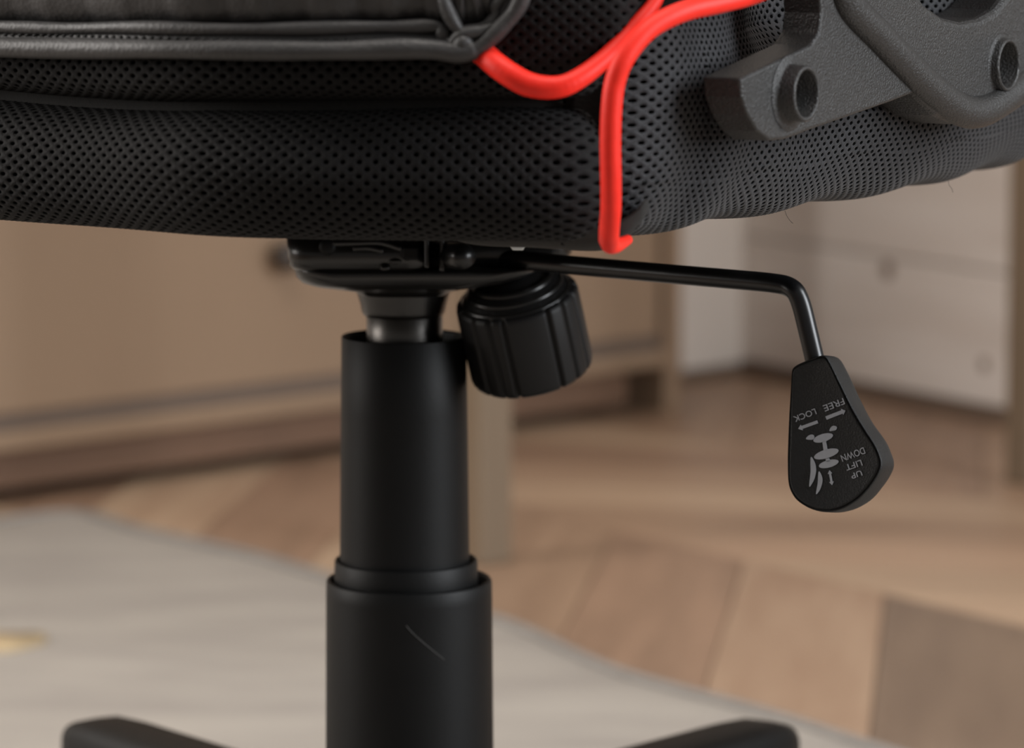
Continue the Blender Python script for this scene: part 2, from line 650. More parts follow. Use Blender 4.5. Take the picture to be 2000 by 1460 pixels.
def pixpath(pts, per=8):
    """pts of (px, py, Y) -> world points on a smooth path."""
    return [on_y(*q) for q in spline(pts, per)]


# ---------------------------------------------------------------- seat plan and mesh panels
ZB = H - 0.1168                                          # underside of the seat
front_px = [(0, 432), (200, 447), (400, 463), (600, 470), (830, 474), (1000, 476), (1110, 477), (1165, 474)]
fr = [on_z(x, y, ZB) for x, y in front_px]
d0 = (fr[0] - fr[2]).normalized()
front = [fr[0] + d0 * 0.36, fr[0] + d0 * 0.24, fr[0] + d0 * 0.1] + fr
side_px = [(1140, 473), (1170, 473.5), (1199, 471), (1229, 465), (1262, 453), (1330, 442.5), (1420, 430.5), (1500, 416.5), (1650, 392), (1800, 365), (1900, 341), (2000, 312)]
sd = []
for x, y in side_px:
    q = on_z(x, y, ZB)
    if x > 1330:
        Yq = q.y - 0.035 * ((x - 1330) / 670.0) ** 1.3
        q = on_y(x, y, Yq)
    sd.append(q)
side_z = [q.z - ZB for q in sd] + [sd[-1].z - ZB + 0.001, sd[-1].z - ZB + 0.001]
d1 = (sd[-1] - sd[-3]).normalized()
side = sd + [sd[-1] + d1 * 0.07, sd[-1] + d1 * 0.16]


class Plan:
    def __init__(self, pts):
        raw = spline([(p.x, p.y) for p in pts], 16)
        self.p = [Vector((x, y, 0)) for x, y in raw]
        self.s = [0.0]
        for a, b in zip(self.p[:-1], self.p[1:]):
            self.s.append(self.s[-1] + (b - a).length)
        self.L = self.s[-1]

    def at(self, s):
        s = max(0, min(self.L, s))
        lo, hi = 0, len(self.s) - 1
        while hi - lo > 1:
            m = (lo + hi) // 2
            if self.s[m] <= s:
                lo = m
            else:
                hi = m
        t = (s - self.s[lo]) / (self.s[hi] - self.s[lo])
        i0, i1 = max(lo - 2, 0), min(hi + 2, len(self.p) - 1)
        tg = (self.p[i1] - self.p[i0]).normalized()
        return self.p[lo].lerp(self.p[hi], t), Vector((tg.y, -tg.x, 0))   # outward (towards camera for left->right)


class Prof:
    def __init__(self, pts):
        self.q = spline(pts, 12)
        self.s = [0.0]
        for a, b in zip(self.q[:-1], self.q[1:]):
            self.s.append(self.s[-1] + math.hypot(a[0] - b[0], a[1] - b[1]))
        self.L = self.s[-1]

    def at(self, t):
        t = max(0, min(self.L, t))
        lo, hi = 0, len(self.s) - 1
        while hi - lo > 1:
            m = (lo + hi) // 2
            if self.s[m] <= t:
                lo = m
            else:
                hi = m
        f = (t - self.s[lo]) / max(1e-9, self.s[hi] - self.s[lo])
        a, b = self.q[lo], self.q[hi]
        return a[0] + (b[0] - a[0]) * f, a[1] + (b[1] - a[1]) * f


def lattice(name, surf, s0, s1, t0, t1, keep=None, label=None, sign=-1.0, fab='mesh', a=0.0048, b=0.00205, rx=0.00098, ry=0.00074, dep=0.0013):
    """knitted spacer mesh: diamond cells with a sunken hole in each, over surf(s, t) -> Vector."""
    V, Fc, Mi = [], [], []
    cache = {}
    eps = 0.0006

    def sp(s, t, d=0.0):
        p = surf(s, t)
        if d == 0.0:
            return p
        ds = surf(s + eps, t) - p
        dt = surf(s, t + eps) - p
        n = ds.cross(dt)
        if n.length < 1e-12:
            return p
        n.normalize()
        return p + n * (d * sign)

    def vid(s, t, d):
        key = (round(s * 1e6 / 5), round(t * 1e6 / 5), round(d * 1e6))
        if key not in cache:
            cache[key] = len(V)
            V.append(sp(s, t, d))
        return cache[key]

    rows = int((t1 - t0) / b)
    cols = int((s1 - s0) / a)
    cnt = 0
    for j in range(rows + 1):
        for i in range(cols + 1):
            cs = s0 + (i + 0.5 * (j % 2)) * a
            ct = t0 + j * b
            if keep and not keep(surf(cs, ct), cs, ct):
                continue
            cnt += 1
            hx, hy = a / 2, b
            outer = [(hx, 0, -0.00012), (hx / 2, hy / 2, 0.00014), (0, hy, -0.00012), (-hx / 2, hy / 2, 0.00014), (-hx, 0, -0.00012),
                     (-hx / 2, -hy / 2, 0.00014), (0, -hy, -0.00012), (hx / 2, -hy / 2, 0.00014)]
            oi = [vid(cs + x, ct + y, d) for x, y, d in outer]
            r1, r2 = [], []
            for k in range(8):
                an = 2 * math.pi * k / 8
                x, y = math.cos(an) * rx, math.sin(an) * ry
                V.append(sp(cs + x, ct + y, 0.00001)); r1.append(len(V) - 1)
                V.append(sp(cs + x * 0.85, ct + y * 0.85, -dep)); r2.append(len(V) - 1)
            for k in range(8):
                k2 = (k + 1) % 8
                Fc.append((oi[k], oi[k2], r1[k2], r1[k])); Mi.append(0)
                Fc.append((r1[k], r1[k2], r2[k2], r2[k])); Mi.append(1)
            Fc.append(tuple(r2)); Mi.append(1)
    o = part(name, (V, Fc), [M[fab], M['pad']], mats=Mi, fixn=False, label=label)
    return o


def side_lift(p):
    for i in range(len(side) - 1):
        if p.x <= side[i + 1].x:
            f = (p.x - side[i].x) / (side[i + 1].x - side[i].x)
            return side_z[i] + (side_z[i + 1] - side_z[i]) * max(0.0, f)
    return side_z[-1]


PF = Plan(front)
PS = Plan(side)
sF0 = PF.L - 0.275                                       # start of the visible part of the front


def valley_f(s):
    return math.exp(-max(0, PF.L - s) / 0.010)


profA = Prof([(-0.006, 0.4025), (0.005, 0.4005), (0.0130, 0.394), (0.0165, 0.384), (0.0140, 0.3735), (0.0070, 0.3665), (-0.003, ZB + 0.0003), (-0.018, ZB - 0.0006)])
profB = Prof([(0.006, 0.428), (0.0125, 0.4195), (0.0125, 0.412), (0.007, 0.4075), (-0.006, 0.4050)])


def surfA(s, t):
    p, n = PF.at(s)
    o, z = profA.at(t)
    v = valley_f(s)
    rise = 0.003 * math.exp(-((PF.L - s) - 0.03) ** 2 / 0.05 ** 2) * max(0, (z - 0.385) / 0.02)
    o += 0.0022 * math.sin(s * 55 + 1.0) * 0.4 + 0.001 * math.sin(s * 31 + z * 160)
    z -= 0.0012 * (1 - v) * math.sin(max(0, min(1, (PF.L - s - 0.12) / 0.10)) * math.pi) * max(0.0, min(1.0, (z - 0.380) / 0.02))
    return p + n * (o - 0.010 * v) + Vector((0, 0, z + rise))


def surfB(s, t):
    p, n = PF.at(s)
    o, z = profB.at(t)
    z += 0.0015 * math.exp(-((PF.L - s) - 0.03) ** 2 / 0.05 ** 2)
    z -= 0.0012 * math.sin(max(0, min(1, (PF.L - s - 0.12) / 0.10)) * math.pi)
    o += 0.001 * math.sin(s * 47)
    return p + n * (o - 0.010 * valley_f(s)) + Vector((0, 0, z))


profD = Prof([(-0.012, 0.474), (0.000, 0.466), (0.009, 0.452), (0.0145, 0.435), (0.0168, 0.415), (0.0172, 0.396), (0.0150, 0.3815), (0.0085, 0.3695),
              (-0.001, ZB + 0.0008), (-0.016, ZB - 0.0012), (-0.03, ZB - 0.001)])


def surfD(s, t):
    p, n = PS.at(s)
    o, z = profD.at(t)
    v = math.exp(-max(0.0, s - 0.006) / 0.010)
    o += -0.009 * v + 0.0055 * math.exp(-((s - 0.056) / 0.02) ** 2)
    # dent where the bracket presses into the side
    o -= 0.030 * math.exp(-((s - 0.134) / 0.045) ** 2) * max(0.0, min(1.0, (z - 0.395) / 0.03))
    o += 0.0012 * math.sin(s * 60 + z * 90) * 0.7
    z += 0.0010 * math.sin(s * 95) * (1 if z < 0.38 else 0.3)
    z += side_lift(p) * max(0.0, min(1.0, (0.44 - z) / 0.05))
    return p + n * o + Vector((0, 0, z))


# ---------------------------------------------------------------- piping paths (photo pixels, distance)
P2 = [(1550, -58, 1.168), (1482, -16, 1.156), (1408, 5, 1.146), (1352, 17, 1.139), (1308, 33, 1.134), (1268, 56, 1.130), (1238, 87, 1.127),
      (1214, 124, 1.125), (1200, 165, 1.125), (1194, 215, 1.125), (1192, 280, 1.126), (1193, 345, 1.128), (1193, 405, 1.132),
      (1190, 445, 1.138), (1189, 468, 1.146)]
P1 = [(890, 72, 1.162), (922, 90, 1.156), (945, 106, 1.149), (968, 126, 1.143), (996, 146, 1.140), (1030, 164, 1.1395), (1068, 171, 1.1395), (1102, 167, 1.140),
      (1132, 152, 1.142), (1160, 132, 1.145), (1190, 106, 1.149), (1224, 70, 1.153), (1253, 37, 1.156), (1278, 6, 1.160), (1294, -30, 1.165)]
p1_poly = [(q[0], q[1]) for q in spline([(a, b) for a, b, c in P1], 6)]
p2_poly = [(q[0], q[1]) for q in spline([(a, b) for a, b, c in P2], 6)]
regC = p1_poly + [(1292, -120), (840, -120), (840, 60)]
top_run = [surfD(0.215 + 0.016 * k, 0.006) for k in range(14, -1, -1) if 0.215 + 0.016 * k < PS.L - 0.004]
regD = [to_px(q) for q in top_run] + p2_poly + [(1192, 700), (3000, 700), (3000, to_px(top_run[0])[1])]

lattice('front_panel', surfA, sF0, PF.L + 0.001, 0.001, profA.L - 0.004)
lattice('front_band', surfB, sF0, PF.L - 0.006, 0.0, profB.L, keep=lambda p, s, t: not inside(regC, *to_px(p)))


def surfC(s, t):
    px, py = 860 + s * 6500, 200 - t * 6500
    cxn, cyn = (px - 1085) / 230.0, (py + 20) / 200.0
    Y = 1.157 - 0.010 * max(0, 1 - cxn * cxn * 0.8) * max(0.0, 1 - max(0, cyn) ** 2.5) + 0.02 * max(0, (px - 1190) / 100) ** 2
    return on_y(px, py, Y)


lattice('corner_panel', surfC, 0.0, 0.068, 0.0, 0.046, keep=lambda p, s, t: inside(regC, *to_px(p)), sign=1.0, rx=0.0008, ry=0.00062)

lattice('side_panel_fabric', surfD, 0.0, PS.L - 0.004, 0.0, profD.L - 0.002, keep=lambda p, s, t: inside(regD, *to_px(p)), fab='mesh_lit', a=0.0042, b=0.00185, rx=0.0009, ry=0.00066)

# core of the cushion: closed body behind the mesh panels
inner = [PF.at(PF.L * k / 30)[0] - PF.at(PF.L * k / 30)[1] * 0.004 for k in range(30)]
inner += [PS.at(0.012 + (PS.L - 0.012) * k / 24)[0] - PS.at(0.012 + (PS.L - 0.012) * k / 24)[1] * (0.006 + 0.024 * min(1.0, k / 6.0)) for k in range(25)]
cl = inner[0]
cr = inner[-1]
inner += [cr + (cl - inner[18]).normalized() * 0.10 + Vector((-0.02, 0.06, 0)), cr.lerp(cl, 0.5) + Vector((0.02, 0.17, 0)), cl + Vector((0.12, 0.20, 0)), cl + Vector((0.02, 0.06, 0))]
cen = Vector((CX, COLY + 0.02, 0))
rings = [(0.90, ZB + 0.0005), (0.975, ZB + 0.003), (1.0, ZB + 0.012), (1.0, 0.40), (0.99, 0.43), (0.96, 0.455), (0.88, 0.470), (0.6, 0.474)]
V, Fc = [], []
n = len(inner)
for f, z in rings:
    for p in inner:
        q = cen + (p - cen) * f
        V.append(Vector((q.x, q.y, z)))
for i in range(len(rings) - 1):
    for k in range(n):
        k2 = (k + 1) % n
        Fc.append((i * n + k, i * n + k2, (i + 1) * n + k2, (i + 1) * n + k))
Fc.append(tuple(range(n - 1, -1, -1)))
Fc.append(tuple((len(rings) - 1) * n + k for k in range(n)))
part('seat_cushion', (V, Fc), M['lining'])

# underside cloth that sags slightly behind the front lip
V, Fc = [], []
NU, NV = 26, 10
for j in range(NV + 1):
    for i in range(NU + 1):
        px = 830 + (1262 - 830) * i / NU
        f = j / NV
        lo = 476 + 0 * f
        sag = [(830, 0), (920, 0), (1040, 3), (1120, 9), (1170, 13), (1200, 14), (1225, 6), (1250, -6), (1270, -14)]
        sg = sag[-1][1]
        for (xa, ya), (xb, yb) in zip(sag[:-1], sag[1:]):
            if xa <= px <= xb:
                sg = ya + (yb - ya) * (px - xa) / (xb - xa)
        Y = 1.160 + 0.16 * f
        base = ZB - 0.0005
        p = on_y(px, 470, Y)
        z_s = on_y(px, 470 + (sg + 4) * min(1.0, f / 0.2) - 45 * max(0.0, f - 0.25), Y).z
        dz = max(z_s - base, -0.007)
        V.append(Vector((p.x, p.y, base + min(0.002, dz) + 0.009 * abs(2.0 * i / NU - 1) ** 5 + (0.004 if j == 0 else 0))))
for j in range(NV):
    for i in range(NU):
        q = j * (NU + 1) + i
        Fc.append((q, q + 1, q + NU + 2, q + NU + 1))
under = part('underside_cloth', (V, Fc), M['lining'])
under.modifiers.new('thick', 'SOLIDIFY').thickness = 0.001

# piping
p2w = [on_y(*q) for q in P2]
path = [Vector(q) for q in spline([tuple(q) for q in top_run] + [tuple(q) for q in p2w], 8)]
rr = [0.0031] * len(path)
V, Fc = sweep(path, rr, 16)
part('piping', (V, Fc), M['red'], label='red piping along the seat corner')
tail = pixpath([(1189, 468, 1.146), (1192, 478, 1.150), (1201, 480, 1.156), (1213, 475, 1.163), (1226, 468, 1.170)], 8)
V, Fc = sweep(tail, [0.0031 - 0.0015 * k / (len(tail) - 1) for k in range(len(tail))], 14)
part('piping', (V, Fc), M['red'])
path = pixpath(P1, 10)
nP = len(path)
rr = [0.0037 - 0.0017 * max(0, (k / nP - 0.35) / 0.65) + 0.00003 * math.sin(k * 1.9) * (1 if k < nP * 0.55 else 0) for k in range(nP)]
V, Fc = sweep(path, rr, 16)
part('piping', (V, Fc), M['red'], label='red piping curving under the upper panel')

# ---------------------------------------------------------------- leather pad


def leather_path(pts, off):
    """pixels -> points standing 'off' outside the front curve."""
    out = []
    for (px, py) in spline(pts, 8):
        # find Y on the front plan for this column
        best = None
        d = ray(px, py)
        sx = d.x / d.y
        lo, hi = 0.0, PF.L
        for _ in range(40):
            m = (lo + hi) / 2
            p, n = PF.at(m)
            p = p + n * off
            if p.x / p.y < sx:
                lo = m
            else:
                hi = m
        p, n = PF.at((lo + hi) / 2)
        p = p + n * off
        out.append(on_y(px, py, p.y))
    return out


roll_px = [(-420, 64), (-200, 84), (0, 93), (150, 95), (300, 96), (450, 98), (600, 99), (700, 98), (790, 95), (850, 97), (895, 102), (930, 95), (958, 74), (982, 50), (1006, 22), (1020, -10), (1026, -60)]
path = leather_path(roll_px, 0.0200)
nL = len(path)
rr = [0.0031 * (1 + 0.05 * math.sin(k * 0.33) + 0.04 * math.sin(k * 0.11)) * (1 if k < nL * 0.68 else 0.85) for k in range(nL)]
V, Fc = sweep(path, rr, 14)
part('leather_roll', (V, Fc), M['leather'], label='black leather rolled hem')
fl_px = [(-420, 24), (-200, 44), (0, 53), (120, 56), (250, 54), (400, 57), (550, 57), (700, 53), (800, 52), (848, 51), (862, 58), (867, 74), (876, 80), (890, 72), (905, 62), (935, 55), (955, 47), (967, 30), (968, 12), (978, 0), (995, -20)]
path = leather_path(fl_px, 0.0180)
V, Fc = sweep(path, [0.0021 * (1 + 0.10 * math.sin(k * 0.4)) * (1 if k < 100 else 0.8) for k in range(len(path))], 12)
part('leather_piping', (V, Fc), M['leather'])
# stitched web between the two rolls, then the puffed body above
web_px = [(-420, 46), (-200, 66), (0, 74), (300, 77), (600, 79), (800, 76), (870, 86), (915, 84), (950, 62), (972, 40), (990, 12), (1000, -40)]
top = leather_path(web_px, 0.0150)
V, Fc = sweep(top, 0.0036, 10)
part('leather_web', (V, Fc), M['leather'])
# stitches
V, Fc = [], []
st = leather_path([(-60, 66), (0, 68), (150, 70), (300, 74), (450, 78), (600, 80), (700, 78), (800, 76), (850, 78)], 0.0200)
acc = 0
for a, b_ in zip(st[:-1], st[1:]):
    dl = (b_ - a).length
    k = 0
    while acc < dl:
        p = a.lerp(b_, acc / dl)
        t = (b_ - a).normalized()
        vv, ff = sweep([p - t * 0.0009 + Vector((0, 0.0004, 0)), p - t * 0.0004, p + t * 0.0004, p + t * 0.0009 + Vector((0, 0.0004, 0))], [0.0002, 0.00045, 0.00045, 0.0002], 6)
        base = len(V)
        V += vv
        Fc += [tuple(base + i for i in f) for f in ff]
        acc += 0.0031
    acc -= dl
so = part('stitching', (V, Fc), M['thread'])
so['kind'] = 'stuff'
# body
cols = leather_path([(-420, 20), (-200, 36), (0, 46), (150, 50), (300, 49), (450, 50), (600, 50), (750, 47), (850, 46), (880, 60), (910, 56), (945, 44), (962, 22), (966, 0), (970, -30)], 0.0125)
V, Fc = [], []
nb = len(cols)
prof = [(0.0, 0.0), (0.004, 0.002), (0.0065, 0.006), (0.0075, 0.012), (0.006, 0.02), (0.001, 0.03), (-0.012, 0.038), (-0.04, 0.042)]
for i, p in enumerate(cols):
    pl = None
    tg = cols[min(i + 1, nb - 1)] - cols[max(i - 1, 0)]
    nn = Vector((tg.y, -tg.x, 0))
    if nn.length < 1e-6:
        nn = Vector((0, -1, 0))
    nn.normalize()
    if i > nb * 0.72:
        nn = Vector((0.25, -0.97, 0))
    puck = 0.0007 * math.sin(i * 0.9) + 0.0005 * math.sin(i * 2.3 + 1)
    sx = Vector((0, 0, 0))
    for j, (o_, z_) in enumerate(prof):
        w = 1.0
        q = p + nn * (o_ + puck * (1 if 0 < j < 6 else 0)) + Vector((0, 0, z_))
        if i > nb * 0.72:
            q = q + Vector((-(z_) * 0.35, 0, 0))
        q.z = min(q.z, 0.474)
        V.append(q)
for i in range(nb - 1):
    for j in range(len(prof) - 1):
        a = i * len(prof) + j
        Fc.append((a, a + len(prof), a + len(prof) + 1, a + 1))
part('leather_pad', (V, Fc), M['leather'], label='puffed black leather seat pad')
# corner folds
fold = leather_path([(856, -40), (864, -8), (873, 18), (884, 40), (897, 58), (912, 70)], 0.0195)
V, Fc = sweep(fold, [0.0008 + 0.0022 * math.sin(math.pi * min(1, (k + 3) / (len(fold) + 3))) for k in range(len(fold))], 12, flat=0.8)
part('leather_fold', (V, Fc), M['leather'])
fold = leather_path([(872, 92), (892, 74), (908, 66), (940, 60), (962, 48)], 0.0200)
V, Fc = sweep(fold, [0.0005 + 0.0017 * math.sin(math.pi * min(1, (k + 1) / len(fold))) for k in range(len(fold))], 10)
part('leather_fold', (V, Fc), M['leather'])
fold = leather_path([(885, 90), (905, 84), (925, 86)], 0.0205)
V, Fc = sweep(fold, [0.0008 + 0.0019 * math.sin(math.pi * (k + 0.5) / (len(fold))) for k in range(len(fold))], 10)
part('leather_fold', (V, Fc), M['leather'])

# ---------------------------------------------------------------- armrest bracket
bt = Vector((0.53, 0.848, 0)).normalized()
bnr = Vector((bt.y, -bt.x, 0))
B0 = on_y(1446, 200, 1.165)


def bpix(px, py, off=0.0):
    return on_plane(px, py, B0 + bnr * off, bnr)


foot = [(1446, 153), (1500, 127), (1583, 88), (1600, 64), (1604, 25), (1598, -60), (1590, -340), (1710, -340), (1760, -60), (1850, 80), (1860, 140), (1800, 176), (1740, 199), (1660, 227), (1590, 251), (1535, 272), (1504, 275),
        (1480, 256), (1462, 225), (1450, 190)]
V, Fc = prism([bpix(x, y) for x, y in foot], -bnr * 0.0135)
bracket = part('armrest_bracket', (V, Fc), M['bracket'], smooth=False, bv=0.0026, label='charcoal plastic armrest bracket')
limb = [(1640, -80), (1640, 0), (1700, 76), (1770, 158), (1800, 194), (1832, 226), (1872, 243), (1915, 240), (1960, 216), (2010, 180), (2070, 130), (2110, 60), (2105, -80), (2070, -340), (1950, -340), (1985, -80),
        (1968, -10), (1945, 18), (1915, 35), (1880, 42), (1845, 34), (1808, 8), (1780, -30), (1760, -80)]
V, Fc = prism([bpix(x, y, 0.001) for x, y in limb], -bnr * 0.020)
arm_part = part('bracket_arm', (V, Fc), M['bracket'], bracket, smooth=False, bv=0.0026)
pad_c = [bpix(x, y, 0.028) for x, y in ((1550, -338), (1550, -395), (1575, -425), (2095, -425), (2120, -395), (2120, -338))]
part('armrest_pad', prism(pad_c, -bnr * 0.062), M['handle'], bracket, smooth=False, bv=0.004)
plates = [bracket, arm_part]
rib_px = [(1632, -70), (1650, 0), (1712, 68), (1780, 138), (1835, 188), (1882, 216), (1920, 215), (1965, 190), (2015, 152), (2070, 100)]
path = [bpix(x, y, 0.000) for x, y in spline(rib_px, 8)]
V, Fc = sweep(path, 0.0057, 20, up=bnr, flat=0.85)
part('bracket_rib', (V, Fc), M['bracket'], bracket)


def drill(o, base, r_):
    V_, F_ = lathe([(0, 0.02), (r_, 0.02), (r_, -0.05), (0, -0.05)], base, bnr, 40)
    me = bpy.data.meshes.new('cut')
    bm = bmesh.new()
    vv = [bm.verts.new(v) for v in V_[40:120]]
    for k in range(40):
        bm.faces.new((vv[k], vv[(k + 1) % 40], vv[40 + (k + 1) % 40], vv[40 + k]))
    bm.faces.new(vv[:40])
    bm.faces.new(vv[40:])
    bmesh.ops.recalc_face_normals(bm, faces=bm.faces)
    bm.to_mesh(me)
    bm.free()
    cut = bpy.data.objects.new('cut', me)
    COL.objects.link(cut)
    keepmods = [m for m in o.modifiers]
    for m in keepmods:
        m.show_viewport = False
    md = o.modifiers.new('bore', 'BOOLEAN')
    md.operation = 'DIFFERENCE'
    md.object = cut
    md.solver = 'EXACT'
    bpy.context.view_layer.update()
    dg = bpy.context.evaluated_depsgraph_get()
    nm = bpy.data.meshes.new_from_object(o.evaluated_get(dg))
    o.modifiers.remove(md)
    old = o.data
    o.data = nm
    nm.name = old.name
    for m in keepmods:
        m.show_viewport = True
    bpy.data.objects.remove(cut, do_unlink=True)


def boss(px, py, off, ro, ri, hgt, name):
    c = bpix(px, py, off)
    base = c - bnr * hgt
    for o_ in plates:
        drill(o_, base, ri + 0.0006)
    prof = [(ro * 1.35, 0.0), (ro * 1.25, 0.0004), (ro * 1.06, 0.0005), (ro, 0.0012), (ro, hgt - 0.0006), (ro - 0.0005, hgt), (ri + 0.0004, hgt), (ri, hgt - 0.0006), (ri * 0.97, -0.022), (0, -0.022)]
    V, Fc = lathe(prof, base, bnr, 48)
    b_ = part(name, (V, Fc), M['bracket'], bracket)
    V, Fc = lathe([(ri * 0.25, 0.0016), (ri * 0.5, 0.0022), (ri * 0.66, 0.0012), (ri * 0.7, -0.002)], base - bnr * 0.0205, bnr, 24)
    part('screw', (V, Fc), M['chrome'], bracket)
    return b_


boss(1577, 183, 0.0062, 0.0088, 0.0072, 0.0060, 'bolt_boss')
boss(1972, 127, 0.0040, 0.0091, 0.0077, 0.0035, 'bolt_boss')

# ---------------------------------------------------------------- gas lift column


def zc(py, Y=COLY):
    return on_y(790, py, Y).z


def colpt(px, py):
    p = on_y(px, py, COLY)
    return Vector((p.x, COLY, 0))


PXM = F / (COLY * CT + (H - zc(900)) * ST)               # pixels per metre at the column


def R(wpx):
    return wpx / 2.0 / PXM


# piston and sleeve under the mechanism
c = colpt(790, 630)
part('gas_piston', lathe([(0, zc(560)), (R(148), zc(560)), (R(148), zc(760)), (0, zc(760))], c), M['chrome'], label='dark chrome gas lift piston')
c = colpt(788, 600)
part('piston_sleeve', lathe([(R(120), zc(540)), (R(188), zc(556)), (R(180), zc(572)), (R(168), zc(592)), (R(163), zc(606)), (R(156), zc(613)), (R(150), zc(616)), (R(140), zc(612)), (R(140), zc(560))], c), M['pan'])
# telescoping covers
c = colpt(789.5, 860)
part('upper_cover_tube', lathe([(R(236), zc(790)), (R(232), zc(658)), (R(235), zc(655.5)), (R(240), zc(655)), (R(243), zc(657)), (R(247), zc(800)), (R(254), zc(1090)), (R(254), zc(1180)), (R(236), zc(1180)), (R(236), zc(790))], c), M['matte'])
c = colpt(793, 1110)
part('middle_cover_tube', lathe([(R(262), zc(1200)), (R(264), zc(1094)), (R(268), zc(1091.5)), (R(276), zc(1091)), (R(280), zc(1094)), (R(282), zc(1130)), (R(284), zc(1240)), (R(262), zc(1240))], c), M['matte'])
c = colpt(799.5, 1290)
lowz = 0.105
outer = part('lower_cover_tube', lathe([(R(306), lowz), (R(306), zc(1134)), (R(310), zc(1129.5)), (R(319), zc(1129)), (R(324.5), zc(1133)), (R(326), zc(1160)), (R(331), zc(1460)), (R(334), lowz), (R(306), lowz)], c), M['matte'])
sc = [(793, 1221), (806, 1236), (825, 1253), (843, 1268), (868, 1288)]
pts = []
for (x, y) in spline(sc, 4):
    d = ray(x, y)
    # hit the outer tube surface
    ox, oy = -c.x, -c.y
    r0 = R(327.5) + 0.00002
    A = d.x * d.x + d.y * d.y
    B = 2 * (ox * d.x + oy * d.y)
    Cc = ox * ox + oy * oy - r0 * r0
    tt = (-B - math.sqrt(B * B - 4 * A * Cc)) / (2 * A)
    pts.append(CAM + d * tt)
part('scratch', sweep(pts, 0.00014, 6), mat('scratched_plastic', (70, 68, 66), rough=0.6, var=0.1, vscale=300), outer)

# ---------------------------------------------------------------- star base and castors
hubc = Vector((c.x, COLY, 0))
base = part('base_hub', lathe([(0, 0.062), (0.036, 0.062), (0.040, 0.068), (0.042, 0.128), (0.040, 0.138), (0.034, 0.141), (0, 0.141)], hubc), M['matte'])
tipL = on_y(188, 1398, 1.615)
a0 = math.atan2(tipL.y - hubc.y, tipL.x - hubc.x)
tipZ = tipL.z
ARM = 0.255
for k in range(5):
    an = a0 - k * 2 * math.pi / 5
    dr = Vector((math.cos(an), math.sin(an), 0))
    pd = Vector((-dr.y, dr.x, 0))
    V, Fc = [], []
    secs = []
    for (f, w, h, dz) in ((0.02, 0.040, 0.034, 0), (0.3, 0.037, 0.033, 0), (0.6, 0.034, 0.031, 0), (0.86, 0.033, 0.030, 0), (0.94, 0.032, 0.0285, -0.0008), (0.98, 0.028, 0.024, -0.003), (1.0, 0.020, 0.016, -0.007)):
        secs.append((f, w, h, dz))
    nsg = 20
    for (f, w, h, dz) in secs:
        zt = 0.122 + (tipZ + 0.0005 - 0.122) * f + dz
        cc = hubc + dr * (0.02 + (ARM - 0.02) * f) + Vector((0, 0, zt - h / 2))
        for s_ in range(nsg):
            q = 2 * math.pi * s_ / nsg
            cx_, cz_ = math.cos(q), math.sin(q)
            ex = 0.55
            x_ = math.copysign(abs(cx_) ** ex, cx_) * w / 2
            z_ = math.copysign(abs(cz_) ** ex, cz_) * h / 2
            V.append(cc + pd * x_ + Vector((0, 0, z_)))
    for i in range(len(secs) - 1):
        for s_ in range(nsg):
            s2 = (s_ + 1) % nsg
            Fc.append((i * nsg + s_, i * nsg + s2, (i + 1) * nsg + s2, (i + 1) * nsg + s_))
    Fc.append(tuple(range(nsg)))
    Fc.append(tuple((len(secs) - 1) * nsg + s_ for s_ in range(nsg)))
    part('base_leg', (V, Fc), M['matte'])
    tip = hubc + dr * (ARM - 0.022)
    rz = 0.0095
    wz = rz + 0.025
    cst = part('castor', lathe([(0, wz - 0.004), (0.0055, wz - 0.004), (0.0055, tipZ - 0.026), (0, tipZ - 0.026)], tip, nseg=16), M['castor'])
    off = dr * 0.012
    for sgn in (-1, 1):
        ax = pd * sgn
        V, Fc = lathe([(0, 0.003), (0.024, 0.003), (0.025, 0.006), (0.025, 0.017), (0.022, 0.020), (0.01, 0.021), (0, 0.021)], tip + off + Vector((0, 0, wz)), ax, 28)
        part('wheel', (V, Fc), M['castor'], cst)

# ---------------------------------------------------------------- tilt mechanism
MY = 1.392


def mech_ring(xl, xr, y, dep, rc_, n=10):
    """rounded rectangle ring: left and right pixel columns, image row, half depth."""
    pl, pr_ = on_y(xl, y, MY), on_y(xr, y, MY)
    z = pl.z
    x0, x1 = pl.x, pr_.x
    y0, y1 = MY - dep, MY + dep * 1.4
    rc_ = min(rc_, (x1 - x0) / 2 - 1e-4, (y1 - y0) / 2 - 1e-4)
    out = []
    for (cx_, cy_, a_) in ((x1 - rc_, y0 + rc_, -90), (x1 - rc_, y1 - rc_, 0), (x0 + rc_, y1 - rc_, 90), (x0 + rc_, y0 + rc_, 180)):
        for k in range(n + 1):
            q = math.radians(a_ + 90.0 * k / n)
            out.append(Vector((cx_ + rc_ * math.cos(q), cy_ + rc_ * math.sin(q), z)))
    return out


def loft(rings_):
    V, Fc = [], []
    n = len(rings_[0])
    for r_ in rings_:
        V += r_
    for i in range(len(rings_) - 1):
        for k in range(n):
            k2 = (k + 1) % n
            Fc.append((i * n + k, i * n + k2, (i + 1) * n + k2, (i + 1) * n + k))
    Fc.append(tuple(range(n)))
    Fc.append(tuple((len(rings_) - 1) * n + k for k in range(n)))
    return V, Fc


mech = part('tilt_mechanism', loft([mech_ring(566, 850, 452, 0.030, 0.010), mech_ring(568, 850, 490, 0.030, 0.010), mech_ring(571, 852, 506, 0.029, 0.010), mech_ring(578, 856, 515, 0.0265, 0.010)]), M['pan'],
            label='gloss black tilt mechanism housing')
